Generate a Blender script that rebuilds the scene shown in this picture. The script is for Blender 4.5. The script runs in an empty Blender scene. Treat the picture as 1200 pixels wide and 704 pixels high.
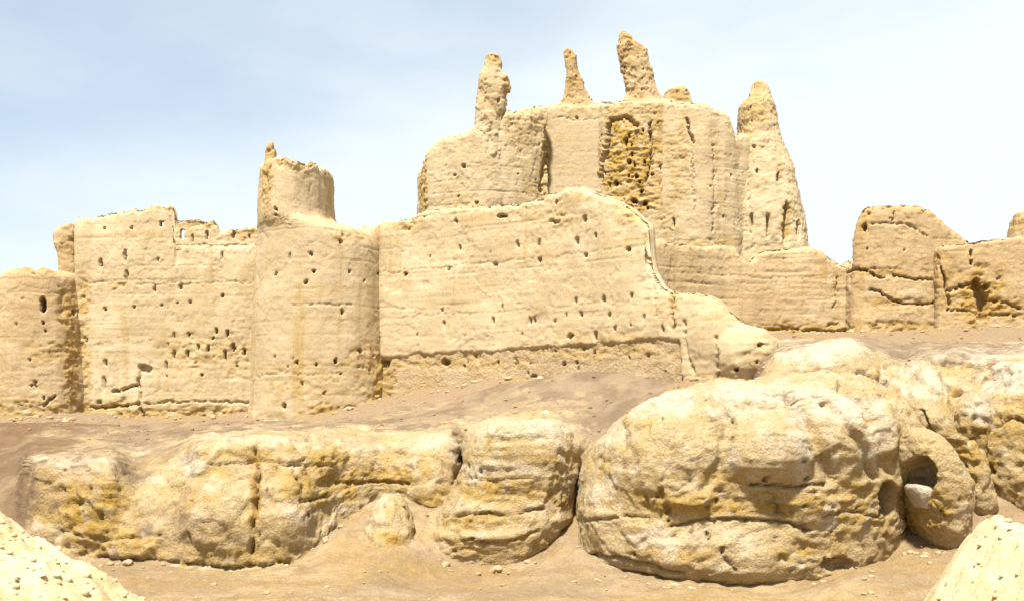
import bpy, math
import numpy as np

# ------------------------------------------------------------------ camera, sky, sun, exposure
F, VH, CZ = 1287.0, 480.0, 6.5           # focal length in photo pixels, horizon row, eye height (m)
scene = bpy.context.scene
COL = scene.collection
cam_data = bpy.data.cameras.new('camera')
cam_data.sensor_width = 36.0
cam_data.lens = 36.0 * F / 1200.0
cam_data.shift_y = (VH - 352.0) / 1200.0
cam_data.clip_end = 6000.0
cam = bpy.data.objects.new('camera', cam_data)
COL.objects.link(cam)
cam.location = (0.0, 0.0, CZ)
cam.rotation_euler = (math.radians(90), 0, 0)
scene.camera = cam

SUN_EL, SUN_AZ = 62.0, -20.0             # azimuth: 0 = straight behind the camera, negative = from the left
sd = np.array([math.sin(math.radians(SUN_AZ)) * math.cos(math.radians(SUN_EL)),
               -math.cos(math.radians(SUN_AZ)) * math.cos(math.radians(SUN_EL)),
               math.sin(math.radians(SUN_EL))])
sun_data = bpy.data.lights.new('sun', 'SUN')
sun_data.energy = 5.0
sun_data.angle = math.radians(5.0)
sun_data.color = (1.0, 0.96, 0.90)
sun = bpy.data.objects.new('sun', sun_data)
COL.objects.link(sun)
sun.rotation_euler = (math.radians(90 - SUN_EL), 0, math.atan2(sd[1], sd[0]) + math.radians(90))

world = bpy.data.worlds.new('World')
scene.world = world
world.use_nodes = True
wn, wl = world.node_tree.nodes, world.node_tree.links
wn.clear()
w_out = wn.new('ShaderNodeOutputWorld')
w_bg = wn.new('ShaderNodeBackground')
w_bg.inputs['Strength'].default_value = 0.086
w_sky = wn.new('ShaderNodeTexSky')
w_sky.sky_type = 'NISHITA'
w_sky.sun_disc = False
w_sky.sun_elevation = math.radians(SUN_EL)
w_sky.sun_rotation = math.atan2(sd[0], sd[1])
w_sky.air_density = 1.0
w_sky.dust_density = 1.5
w_tc = wn.new('ShaderNodeTexCoord')
w_map = wn.new('ShaderNodeMapping')
w_map.inputs['Scale'].default_value = (1.0, 1.0, 3.2)
w_map.inputs['Rotation'].default_value = (0, math.radians(-12), 0)
wl.new(w_tc.outputs['Generated'], w_map.inputs['Vector'])
w_n = wn.new('ShaderNodeTexNoise')
w_n.inputs['Scale'].default_value = 2.2
w_n.inputs['Detail'].default_value = 6.0
w_n.inputs['Roughness'].default_value = 0.5
w_n.inputs['Distortion'].default_value = 0.3
wl.new(w_map.outputs['Vector'], w_n.inputs['Vector'])
# a veil of high cloud: thinnest towards the upper left, thick near the horizon
w_sep = wn.new('ShaderNodeSeparateXYZ')
wl.new(w_tc.outputs['Generated'], w_sep.inputs['Vector'])
def wmath(op, a, b=None, clamp=False):
    n = wn.new('ShaderNodeMath'); n.operation = op; n.use_clamp = clamp
    for i, s in enumerate((a, b)):
        if s is None: continue
        if isinstance(s, (int, float)): n.inputs[i].default_value = s
        else: wl.new(s, n.inputs[i])
    return n.outputs[0]
w_a = wmath('MULTIPLY', w_sep.outputs['X'], 0.95)
w_b = wmath('MULTIPLY', w_sep.outputs['Z'], -2.4)
w_c = wmath('MULTIPLY', w_n.outputs['Fac'], 1.5)
w_v = wmath('ADD', wmath('ADD', w_a, w_b), wmath('ADD', w_c, 0.52), clamp=True)
w_ramp = wn.new('ShaderNodeMapRange')
w_ramp.interpolation_type = 'SMOOTHSTEP'
w_ramp.inputs['From Min'].default_value = 0.0
w_ramp.inputs['From Max'].default_value = 1.0
w_ramp.inputs['To Min'].default_value = 0.36
w_ramp.inputs['To Max'].default_value = 0.97
wl.new(w_v, w_ramp.inputs['Value'])
w_mix = wn.new('ShaderNodeMix')
w_mix.data_type = 'RGBA'
wl.new(w_ramp.outputs['Result'], w_mix.inputs['Factor'])
wl.new(w_sky.outputs['Color'], w_mix.inputs['A'])
w_mix.inputs['B'].default_value = (5.5, 5.95, 6.05, 1)
wl.new(w_mix.outputs['Result'], w_bg.inputs['Color'])
wl.new(w_bg.outputs['Background'], w_out.inputs['Surface'])

scene.view_settings.view_transform = 'Standard'
scene.view_settings.look = 'None'
scene.view_settings.gamma = 1.0
scene.view_settings.exposure = 1.05
scene.view_settings.use_curve_mapping = False

# ------------------------------------------------------------------ noise
rng = np.random.default_rng(7)
_perm = rng.permutation(256).astype(np.int32)
_perm = np.concatenate([_perm, _perm, _perm])
_grad = rng.normal(size=(256, 3)).astype(np.float32)
_grad /= np.linalg.norm(_grad, axis=1, keepdims=True)

def pn(p, scale=(1, 1, 1), seed=0.0):
    """gradient noise, about -0.7..0.7; p (...,3) in metres, scale in cycles per metre"""
    sh = p.shape[:-1]
    q = (p.reshape(-1, 3) * np.asarray(scale, float) + np.array([seed * 17.3, seed * 5.7, seed * 11.1])).astype(np.float64)
    i = np.floor(q).astype(np.int64)
    f = (q - i).astype(np.float32)
    i = (i & 255).astype(np.int32)
    w = f * f * f * (f * (f * 6 - 15) + 10)
    out = np.zeros(len(q), np.float32)
    for dx in (0, 1):
        for dy in (0, 1):
            for dz in (0, 1):
                h = _perm[_perm[_perm[(i[:, 0] + dx) & 255] + ((i[:, 1] + dy) & 255)] + ((i[:, 2] + dz) & 255)]
                g = _grad[h]
                dot = g[:, 0] * (f[:, 0] - dx) + g[:, 1] * (f[:, 1] - dy) + g[:, 2] * (f[:, 2] - dz)
                wt = (w[:, 0] if dx else 1 - w[:, 0]) * (w[:, 1] if dy else 1 - w[:, 1]) * (w[:, 2] if dz else 1 - w[:, 2])
                out += dot * wt
    return out.reshape(sh)

def fbm(p, f0, octs, gain=0.5, seed=0.0, st=(1, 1, 1)):
    o = 0; a = 1.0
    for k in range(octs):
        o = o + a * pn(p, np.array(st) * f0 * 2.03 ** k, seed + k * 1.7); a *= gain
    return o

def smooth(x, a, b):
    t = np.clip((x - a) / (b - a), 0, 1)
    return t * t * (3 - 2 * t)

def at(u, v, d):
    """photo pixel plus distance -> world point"""
    return np.array([(u - 600.0) / F * d, d, CZ + (VH - v) / F * d])

def proj(P):
    y = np.maximum(P[..., 1], 1.0)
    return 600 + F * P[..., 0] / y, VH - F * (P[..., 2] - CZ) / y

def zpix(v, d): return CZ + (VH - v) / F * d

# ------------------------------------------------------------------ surface features (given where the photo shows them)
def polydist(U, V, pts):
    best = np.full(U.shape, 1e9)
    for (x0, y0), (x1, y1) in zip(pts[:-1], pts[1:]):
        dx, dy = x1 - x0, y1 - y0
        L = dx * dx + dy * dy + 1e-9
        t = np.clip(((U - x0) * dx + (V - y0) * dy) / L, 0, 1)
        best = np.minimum(best, np.hypot(U - x0 - t * dx, V - y0 - t * dy))
    return best

def features(P, U, V, holes=(), cracks=(), zones=(), bumps=()):
    """returns displacement (m), roughness mask (bare broken adobe)"""
    D = np.zeros(U.shape)
    wob = fbm(P, 1.1, 2, seed=31)
    wob2 = fbm(P, 1.1, 2, seed=47)
    wob3, wob4 = pn(P, [4.5] * 3, 32), pn(P, [4.5] * 3, 48)
    Uj, Vj = U + wob * 4.0 + wob3 * 2.6, V + wob2 * 4.0 + wob4 * 2.6
    R = np.zeros(U.shape)
    for (u, v, rx, ry, a) in zones:
        e = np.sqrt(((U - u) / rx) ** 2 + ((V - v) / ry) ** 2) + wob * 0.8
        R = np.maximum(R, a * smooth(e, 1.25, 0.55))
    for (u, v, rx, ry, dep) in holes:
        k = 1.0 if rx > 4 else 0.45
        if rx < 3.5: rx, ry, dep = rx * 0.78, ry * 0.82, dep * 1.4
        e = np.sqrt(((U + (Uj - U) * k - u) / rx) ** 2 + ((V + (Vj - V) * k - v) / ry) ** 2)
        D = np.minimum(D, -dep * smooth(e, 1.08, 0.8))
    for (pts, wpx, dep) in cracks:
        dd = polydist(Uj, Vj, pts) if wpx < 4 else polydist(U + wob * 6, V + wob2 * 6, pts)
        md = np.clip(1 + 2.2 * wob3, 0.1, 1) if wpx < 4 else 1
        D = np.minimum(D, -dep * md * smooth(dd, wpx * 1.05, wpx * 0.25))
    for (u, v, rx, ry, a) in bumps:
        e = np.sqrt(((Uj - u) / rx) ** 2 + ((Vj - v) / ry) ** 2)
        D = D + a * smooth(e, 1.15, 0.25)
    return D, R

def grid_normals(P, wrap):
    if wrap:
        dc = np.roll(P, -1, 1) - np.roll(P, 1, 1)
    else:
        dc = np.gradient(P, axis=1)
    dr = np.gradient(P, axis=0)
    N = np.cross(dc, dr)
    return N / np.maximum(np.linalg.norm(N, axis=2, keepdims=True), 1e-9)

# ------------------------------------------------------------------ mesh helpers
def mesh_obj(name, verts, quads, mat, parent=None, attrs=None, polys=()):
    me = bpy.data.meshes.new(name)
    verts = np.asarray(verts, np.float32).reshape(-1, 3)
    quads = np.asarray(quads, np.int32).reshape(-1, 4)
    loops = [quads.ravel()]
    starts = [np.arange(len(quads), dtype=np.int32) * 4]
    n = len(quads) * 4
    for pl in polys:
        loops.append(np.asarray(pl, np.int32)); starts.append(np.array([n], np.int32)); n += len(pl)
    loops = np.concatenate(loops); starts = np.concatenate(starts)
    me.vertices.add(len(verts)); me.vertices.foreach_set('co', verts.ravel())
    me.loops.add(len(loops)); me.loops.foreach_set('vertex_index', loops)
    me.polygons.add(len(starts)); me.polygons.foreach_set('loop_start', starts)
    me.polygons.foreach_set('use_smooth', np.ones(len(starts), bool))
    for k, a in (attrs or {}).items():
        at_ = me.attributes.new(k, 'FLOAT', 'POINT')
        at_.data.foreach_set('value', np.asarray(a, np.float32).ravel())
    me.update(calc_edges=True); me.validate()
    me.materials.append(mat)
    o = bpy.data.objects.new(name, me)
    COL.objects.link(o)
    if parent is not None:
        o.parent = parent
        o.matrix_parent_inverse = parent.matrix_basis.inverted()
    return o

def tag(o, label=None, cat=None, group=None, kind=None):
    if label: o['label'] = label
    if cat: o['category'] = cat
    if group: o['group'] = group
    if kind: o['kind'] = kind
    return o

def thing(name, label, cat, loc, group=None):
    e = bpy.data.objects.new(name, None)
    COL.objects.link(e)
    e.location = tuple(float(c) for c in loc)
    bpy.context.view_layer.update()
    return tag(e, label, cat, group, 'thing')

def ip(pts, x, k=1):
    a = np.array(pts, float)
    return np.interp(x, a[:, 0], a[:, k])

def quads_of(nr, nc, wrap=False):
    idx = np.arange(nr * nc).reshape(nr, nc)
    if wrap: idx = np.concatenate([idx, idx[:, :1]], 1)
    return np.stack([idx[:-1, :-1], idx[:-1, 1:], idx[1:, 1:], idx[1:, :-1]], -1)

def broken(A):
    """bare adobe where the face has fallen: ragged blocks and sockets"""
    return (0.20 * np.round(3.0 * fbm(A, 1.5, 2, 0.6, seed=18, st=(1, 1, 2.0))) / 3 + 0.16 * pn(A, [0.9, 0.9, 0.5], 34) + 0.07 * pn(A, [5.0] * 3, 19) - 0.06
            - 0.25 * smooth(pn(A, [2.0, 2.0, 2.8], 20) + 0.5 * pn(A, [5.5] * 3, 21), 0.36, 0.5))

def lifts(A):
    """worn joints between the lifts of mud"""
    q = (A[..., 2] + 0.10 * pn(A, [0.3] * 3, 66)) / 0.92
    f = np.abs(q - np.floor(q) - 0.5)
    return -0.032 * smooth(f, 0.44, 0.495) * smooth(pn(A, [0.28, 0.28, 0.9], 67), -0.05, 0.2)

def rock_relief(A, N, rockamp, strata):
    rid = 0.30 - np.abs(pn(A, [0.33, 0.33, 0.2], 51)) * 1.5
    rid2 = 0.25 - np.abs(pn(A, [0.85, 0.85, 0.6], 52)) * 1.3
    fr_ = 3.0 * fbm(A, 0.42, 3, 0.5, seed=58, st=(1, 1, 1.3))
    fr_ = np.floor(fr_) + smooth(fr_ - np.floor(fr_), 0.80, 1.0)
    o = rockamp * (0.17 * fr_ + 0.65 * pn(A, [0.16, 0.16, 0.2], 50) + 0.42 * rid + 0.2 * rid2
                   + 0.15 * pn(A, [1.9] * 3, 53) + 0.10 * pn(A, [4.2] * 3, 54) + 0.075 * pn(A, [9.0] * 3, 55)
                   - 0.14 * smooth(pn(A, [1.5, 1.5, 2.2], 56) + 0.5 * pn(A, [4.0] * 3, 57), 0.3, 0.5))
    if strata:
        wz = A.copy(); wz[..., 2] += 0.6 * pn(A, [0.25] * 3, 60) + 0.15 * pn(A, [0.9] * 3, 64)
        stp = pn(wz, [0.07, 0.07, 0.95], 61) + 0.6 * pn(wz, [0.2, 0.2, 2.6], 62)
        vert = 1 - np.abs(N[..., 2])
        o = o + strata * vert * (0.2 * np.tanh(stp * 4) * (0.6 + 1.4 * pn(A, [0.5] * 3, 65)) + 0.06 * pn(A, [0.4, 0.4, 5.0], 63))
    return o

# ------------------------------------------------------------------ wall: a plan path with a broken top, real thickness
def wall(name, path, top, base, mat, parent=None, thick=1.6, res=0.075, batter=0.03, rag=0.16, rnd=0.35,
         amp=1.0, holes=(), cracks=(), zones=(), bumps=(), windows=(), curve=True, back=0.0, ochre=0.0, course=1.0,
         undercut=0.0, rockamp=0.0, strata=0.0, cliff=False, flute=0.0):
    pp = np.array([at(u, VH, d)[:2] for u, d in path])
    seg = np.hypot(*np.diff(pp, axis=0).T); S = np.concatenate([[0], np.cumsum(seg)])
    n = max(int(S[-1] / res), 8)
    s = np.linspace(0, S[-1], n)
    xy = np.stack([np.interp(s, S, pp[:, 0]), np.interp(s, S, pp[:, 1])], 1)
    if curve and len(path) > 2:
        w = max(3, int(1.2 / res)) | 1
        ker = np.hanning(w + 2)[1:-1]; ker /= ker.sum()
        pad = np.concatenate([2 * xy[:1] - xy[w // 2:0:-1], xy, 2 * xy[-1:] - xy[-2:-w // 2 - 1:-1]])
        xy = np.stack([np.convolve(pad[:, 0], ker, 'valid'), np.convolve(pad[:, 1], ker, 'valid')], 1)
    tg = np.gradient(xy, axis=0); tg /= np.linalg.norm(tg, axis=1, keepdims=True)
    nr = np.stack([tg[:, 1], -tg[:, 0]], 1)              # towards the viewer
    xy = xy - nr * back
    u = 600 + F * xy[:, 0] / xy[:, 1]
    zt = zpix(ip(top, u), xy[:, 1])
    zb = zpix(ip(base, u), xy[:, 1])
    q = np.stack([xy[:, 0], xy[:, 1], np.zeros(n)], 1)
    zt = zt + rag / (1 + 1.5 * np.abs(np.gradient(zt, s))) * (0.7 * pn(q, [0.9] * 3, 3) + 0.8 * pn(q, [2.6] * 3, 4) + 0.6 * pn(q, [6.0] * 3, 5)
                   + (0 if cliff else 0.5) * np.round(3.2 * fbm(q, 1.6, 2, seed=6)))
    if undercut: zb = zb + 0.22 * fbm(q, 0.8, 4, 0.6, seed=7)
    zt = np.maximum(zt, zb + 0.2)
    H = (zt - zb).max()
    H = zt.max() - zb.min()
    nf = max(int(H / res), 6); nt = max(int(thick / 0.16), 5)
    t = np.linspace(0, 1, nf)[:, None]
    z = np.clip(zb.min() + t * (zt.max() - zb.min()), zb, zt)
    gsl = np.abs(np.gradient(zt, s)); kk = np.ones(9) / 9
    gsl = np.convolve(np.pad(gsl, 4, mode='edge'), kk, 'valid')
    zdst = (zt - z) / np.sqrt(1 + gsl ** 2)
    inset = np.clip(1 - zdst / rnd, 0, 1)
    inset = rnd * (1 - np.sqrt(np.maximum(1 - inset ** 2, 0))) * 0.8
    off = batter * (zt.max() - z) - inset
    if undercut: off = off - undercut * np.clip(1 - (z - zb) / 0.3, 0, 1) ** 2
    front = np.concatenate([xy + nr * off[..., None], z[..., None]], 2) if False else \
        np.stack([xy[:, 0] + nr[:, 0] * off, xy[:, 1] + nr[:, 1] * off, z], -1)
    o0 = off[-1]
    tt = np.linspace(0, 1, nt + 2)[1:-1, None]
    cen = xy[None] - nr[None] * (tt * (thick - 2 * 0.28 * rnd) - o0)[..., None]
    if cliff:                                            # the top runs straight back into the slope
        cen = xy[None] + nr[None] * o0[None, :, None] + np.array([0, 1.0]) * (tt * thick)[..., None]
    qt = np.concatenate([cen, np.zeros(cen.shape[:2] + (1,))], 2)
    ztop = zt[None] + (0.12 + 0.5 * rag) * fbm(qt, 1.4, 3, seed=9) * np.sin(np.pi * tt) - (0.10 * tt * thick if cliff else 0)
    topg = np.concatenate([cen, ztop[..., None]], 2)
    backg = front[::-1].copy()
    ob = thick - 2 * 0.28 * rnd + inset[::-1] * 0 + off[::-1] * 0 - o0
    backg[..., 0] = xy[:, 0] - nr[:, 0] * ob
    backg[..., 1] = xy[:, 1] - nr[:, 1] * ob
    if cliff:
        backg[..., 0] = topg[-1, :, 0]; backg[..., 1] = topg[-1, :, 1] + 0.05
        backg[..., 2] = zb + t[::-1] * (topg[-1, :, 2] - zb)
    P = np.concatenate([front, topg, backg], 0)
    N = grid_normals(P, False)
    flat = np.linalg.norm(N, axis=2) < 0.5
    N[:nf][flat[:nf]] = np.broadcast_to(np.concatenate([nr, np.zeros((n, 1))], 1), (nf, n, 3))[flat[:nf]]
    fr = np.zeros(P.shape[:2]); fr[:nf] = 1
    U, V = proj(P)
    D, R = features(P[:nf], U[:nf], V[:nf], holes, cracks, zones, bumps)
    low = 0.16 * pn(P, [0.22, 0.22, 0.16], 11) + 0.13 * pn(P, [0.6, 0.6, 0.35], 12)
    A = P[:nf + nt]
    fine = 0.045 * pn(A, [1.3, 1.3, 0.9], 13) + (0.06 + flute) * pn(A, [0.9, 0.9, 0.07], 14) + 0.5 * flute * (0.25 - np.abs(pn(A, [1.3, 1.3, 0.1], 39))) + 0.018 * pn(A, [3.3] * 3, 15) \
        + 0.014 * pn(A, [8.5] * 3, 16) + course * 0.016 * pn(A, [0.35, 0.35, 5.5], 28) + course * 0.022 * pn(A, [0.25, 0.25, 2.6], 17)
    zz = np.concatenate([zdst, np.zeros((nt, P.shape[1]))], 0)
    edge = smooth(zz, 0.9, 0.0) * (0 if cliff else 1)
    fine = fine + edge * (0.11 * pn(A, [2.0] * 3, 37) + 0.09 * pn(A, [4.6] * 3, 38) - 0.03)
    fine = fine + (0 if rockamp else course) * lifts(A)
    Rf = np.concatenate([R, np.zeros((nt, P.shape[1]))], 0)
    rough = Rf * broken(A)
    # plaster has spalled here and there
    sp = smooth(fbm(A, 0.42, 5, 0.6, seed=23, st=(1, 1, 1.25)), 0.10, 0.16)
    sp2 = smooth(fbm(A, 0.9, 4, 0.62, seed=29, st=(1.2, 1.2, 0.6)), 0.26, 0.31)
    fine = fine - 0.03 * sp - 0.032 * sp2 + 0.028 * np.maximum(sp, sp2) * pn(A, [4.0, 4.0, 6.0], 25)
    sp = np.maximum(sp, sp2)
    pits = -0.08 * smooth(pn(A, [3.4, 3.4, 2.0], 26) + 0.6 * pn(A, [7.0] * 3, 27), 0.74, 0.84)
    disp = amp * low
    if rockamp: fine = fine + rock_relief(A, N[:nf + nt], rockamp, strata) / max(amp, 0.1)
    disp[:nf + nt] += amp * (fine + pits) + rough
    disp[:nf] += D
    if True:                                             # keep the two skins from crossing in thin walls
        disp = np.maximum(disp, -thick * 0.85)
    P = P + N * disp[..., None]
    Q = quads_of(*P.shape[:2]).reshape(P.shape[0] - 1, P.shape[1] - 1, 4)
    keep = np.ones(Q.shape[:2], bool)
    extra = []
    nc = P.shape[1]; tot = P.shape[0]
    if windows:
        fu = 0.25 * (U[:nf - 1, :-1] + U[1:nf, :-1] + U[:nf - 1, 1:] + U[1:nf, 1:])
        fv = 0.25 * (V[:nf - 1, :-1] + V[1:nf, :-1] + V[:nf - 1, 1:] + V[1:nf, 1:])
        M = np.zeros(fu.shape, bool)
        for (wu, wv, rx, ry) in windows:
            M |= (np.abs((fu - wu) / rx) ** 2.6 + np.abs((fv - wv) / ry) ** 2.6) < 1
        keep[:nf - 1][M] = False
        rr, cc = np.nonzero(M)
        keep[tot - 2 - rr, cc] = False
        fi = lambda r, c: r * nc + c
        bi = lambda r, c: (tot - 1 - r) * nc + c
        for r, c in zip(rr, cc):
            for (r2, c2, a, b) in ((r - 1, c, (r, c), (r, c + 1)), (r + 1, c, (r + 1, c + 1), (r + 1, c)),
                                   (r, c - 1, (r + 1, c), (r, c)), (r, c + 1, (r, c + 1), (r + 1, c + 1))):
                if 0 <= r2 < M.shape[0] and 0 <= c2 < M.shape[1] and M[r2, c2]: continue
                extra.append([fi(*a), fi(*b), bi(*b), bi(*a)])
    quads = [Q[keep]]
    if extra: quads.append(np.array(extra))
    i = np.arange(nf - 1)
    for c, fl in ((0, False), (nc - 1, True)):
        f0, f1 = i * nc + c, (i + 1) * nc + c
        b0, b1 = (tot - 1 - i) * nc + c, (tot - 2 - i) * nc + c
        qd = np.stack([b0, f0, f1, b1], 1)
        quads.append(qd[:, ::-1] if fl else qd)
    pl = [r * nc for r in range(nf - 1, nf + nt + 1)]
    polys = [pl, [r * nc + nc - 1 for r in range(nf + nt, nf - 2, -1)]]
    oc = np.zeros(P.shape[:2]); oc[:nf] = R
    oc = np.clip(oc + ochre, 0, 1)
    spf = np.zeros(P.shape[:2]); spf[:nf + nt] = sp
    return mesh_obj(name, P, np.concatenate(quads), mat, parent, {'bare': oc, 'spall': spf}, polys)

# ------------------------------------------------------------------ mass: a solid built up from left/right outlines at each height
def mass(name, rows, d, mat, parent=None, depth=None, ratio=0.7, n=2.6, lean=0.0, res=0.085, amp=1.0, rockamp=0.0, dpow=0.6,
         holes=(), cracks=(), zones=(), bumps=(), strata=0.0, ochre=0.0, rag=0.0, top_open=None, seed=0.0, zd=None, jag=0.0, crust=()):  # crust: zones where sunlight is painted pale into the colour
    """rows: (v, u_left, u_right) from top to bottom; d = distance of the axis"""
    rows = sorted(rows)
    rw = np.array(rows, float)
    z = zpix(rw[:, 0], zd or d); xl = (rw[:, 1] - 600) / F * d; xr = (rw[:, 2] - 600) / F * d
    # arc-length resample of the outline, smoothed
    hw = (xr - xl) / 2
    L = np.concatenate([[0], np.cumsum(np.maximum(np.hypot(np.diff(z), np.diff(xl)), np.hypot(np.diff(z), np.diff(xr))))])
    m = max(int(L[-1] / res), 12)
    l = np.linspace(0, L[-1], m)
    def rs(a):
        b = np.interp(l, L, a)
        w = max(3, int(0.045 * m)) | 1
        ker = np.hanning(w + 2)[1:-1]; ker /= ker.sum()
        pad = np.concatenate([2 * b[0] - b[w // 2:0:-1], b, 2 * b[-1] - b[-2:-w // 2 - 1:-1]])
        return np.convolve(pad, ker, 'valid')
    z, xl, xr = rs(z), rs(xl), rs(xr)
    xc, hw = (xl + xr) / 2, np.maximum((xr - xl) / 2, 0.02)
    hmax = hw.max()
    dmax = depth if depth else hmax * ratio
    hd = dmax * (hw / hmax) ** dpow
    # bottom to top
    z, xc, hw, hd = z[::-1], xc[::-1], hw[::-1], hd[::-1]
    yc = d + lean * (z - z[0])
    per = math.pi * (hmax + dmax)
    nfr = max(int(per * 0.55 / res), 24); nbk = max(nfr // 4, 10)
    th = np.concatenate([np.linspace(math.pi + 0.35, 2 * math.pi - 0.35 + 0.0, nfr) if False else np.linspace(math.pi - 0.25, 2 * math.pi + 0.25, nfr),
                         np.linspace(2 * math.pi + 0.25, 3 * math.pi - 0.25, nbk + 2)[1:-1]])
    c, s_ = np.cos(th), np.sin(th)
    ex = np.sign(c) * np.abs(c) ** (2 / n); ey = np.sign(s_) * np.abs(s_) ** (2 / n)
    P = np.stack([xc[:, None] + hw[:, None] * ex, yc[:, None] + hd[:, None] * ey, np.repeat(z[:, None], len(th), 1)], -1)
    N = grid_normals(P, True)
    U, V = proj(P)
    D, R = features(P, U, V, holes, cracks, zones, bumps)
    sc = np.array([seed * 3.1, seed * 1.3, 0])
    A = P + sc
    taper = np.clip(hw / 0.9, 0.25, 1)[:, None]
    disp = amp * taper * (0.10 * pn(A, [0.5, 0.5, 0.35], 41) + 0.055 * pn(A, [1.3, 1.3, 0.8], 42) + 0.03 * pn(A, [3.0] * 3, 43)
                          + 0.02 * pn(A, [8.0] * 3, 44) + 0.05 * pn(A, [1.6, 1.6, 0.12], 45) + 0.016 * pn(A, [0.35, 0.35, 5.5], 28)
                          - 0.10 * smooth(pn(A, [3.4, 3.4, 2.0], 26) + 0.6 * pn(A, [7.0] * 3, 27), 0.66, 0.76))
    sp = smooth(fbm(A, 0.42, 5, 0.6, seed=23, st=(1, 1, 1.25)), 0.10, 0.16)
    disp = disp - amp * taper * (0.035 * sp - 0.03 * sp * pn(A, [4.0, 4.0, 6.0], 25))
    if not rockamp: disp = disp + lifts(A) * taper
    if rockamp or strata: disp = disp + rock_relief(A, N, rockamp, strata)
    rough = R * broken(A)
    if jag: disp = disp + jag * taper * np.round(2.2 * fbm(A, 1.2, 3, 0.55, seed=36, st=(1, 1, 0.8))) / 2.2
    disp = disp + rough + D
    disp = np.maximum(disp, -0.85 * np.minimum(hw, hd)[:, None])
    P = P + N * disp[..., None]
    if rag:                                              # broken rim
        q = P[-1].copy(); q[:, 2] = 0
        P[..., 2] += (rag * (pn(q, [0.8] * 3, 71) + pn(q, [2.4] * 3, 72)))[None] * (np.linspace(0, 1, len(z)) ** 4)[:, None]
    nr_, nc = P.shape[:2]
    topc = P[-1].mean(0); 
    verts = np.concatenate([P.reshape(-1, 3), topc[None] + [[0, 0, 0.01]]], 0)
    Q = quads_of(nr_, nc, True).reshape(-1, 4)
    ti = nr_ * nc; base = (nr_ - 1) * nc
    tris = [[base + k, base + (k + 1) % nc, ti] for k in range(nc)]
    oc = np.clip(np.concatenate([R.ravel(), [0]]) + ochre, 0, 1)
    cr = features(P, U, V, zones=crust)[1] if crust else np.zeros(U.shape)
    return mesh_obj(name, verts, Q, mat, parent, {'bare': oc, 'spall': np.concatenate([sp.ravel(), [0]]), 'crust': np.concatenate([cr.ravel(), [0]])}, tris)  # 'crust' holds the painted sunlight, not a real crust

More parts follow.
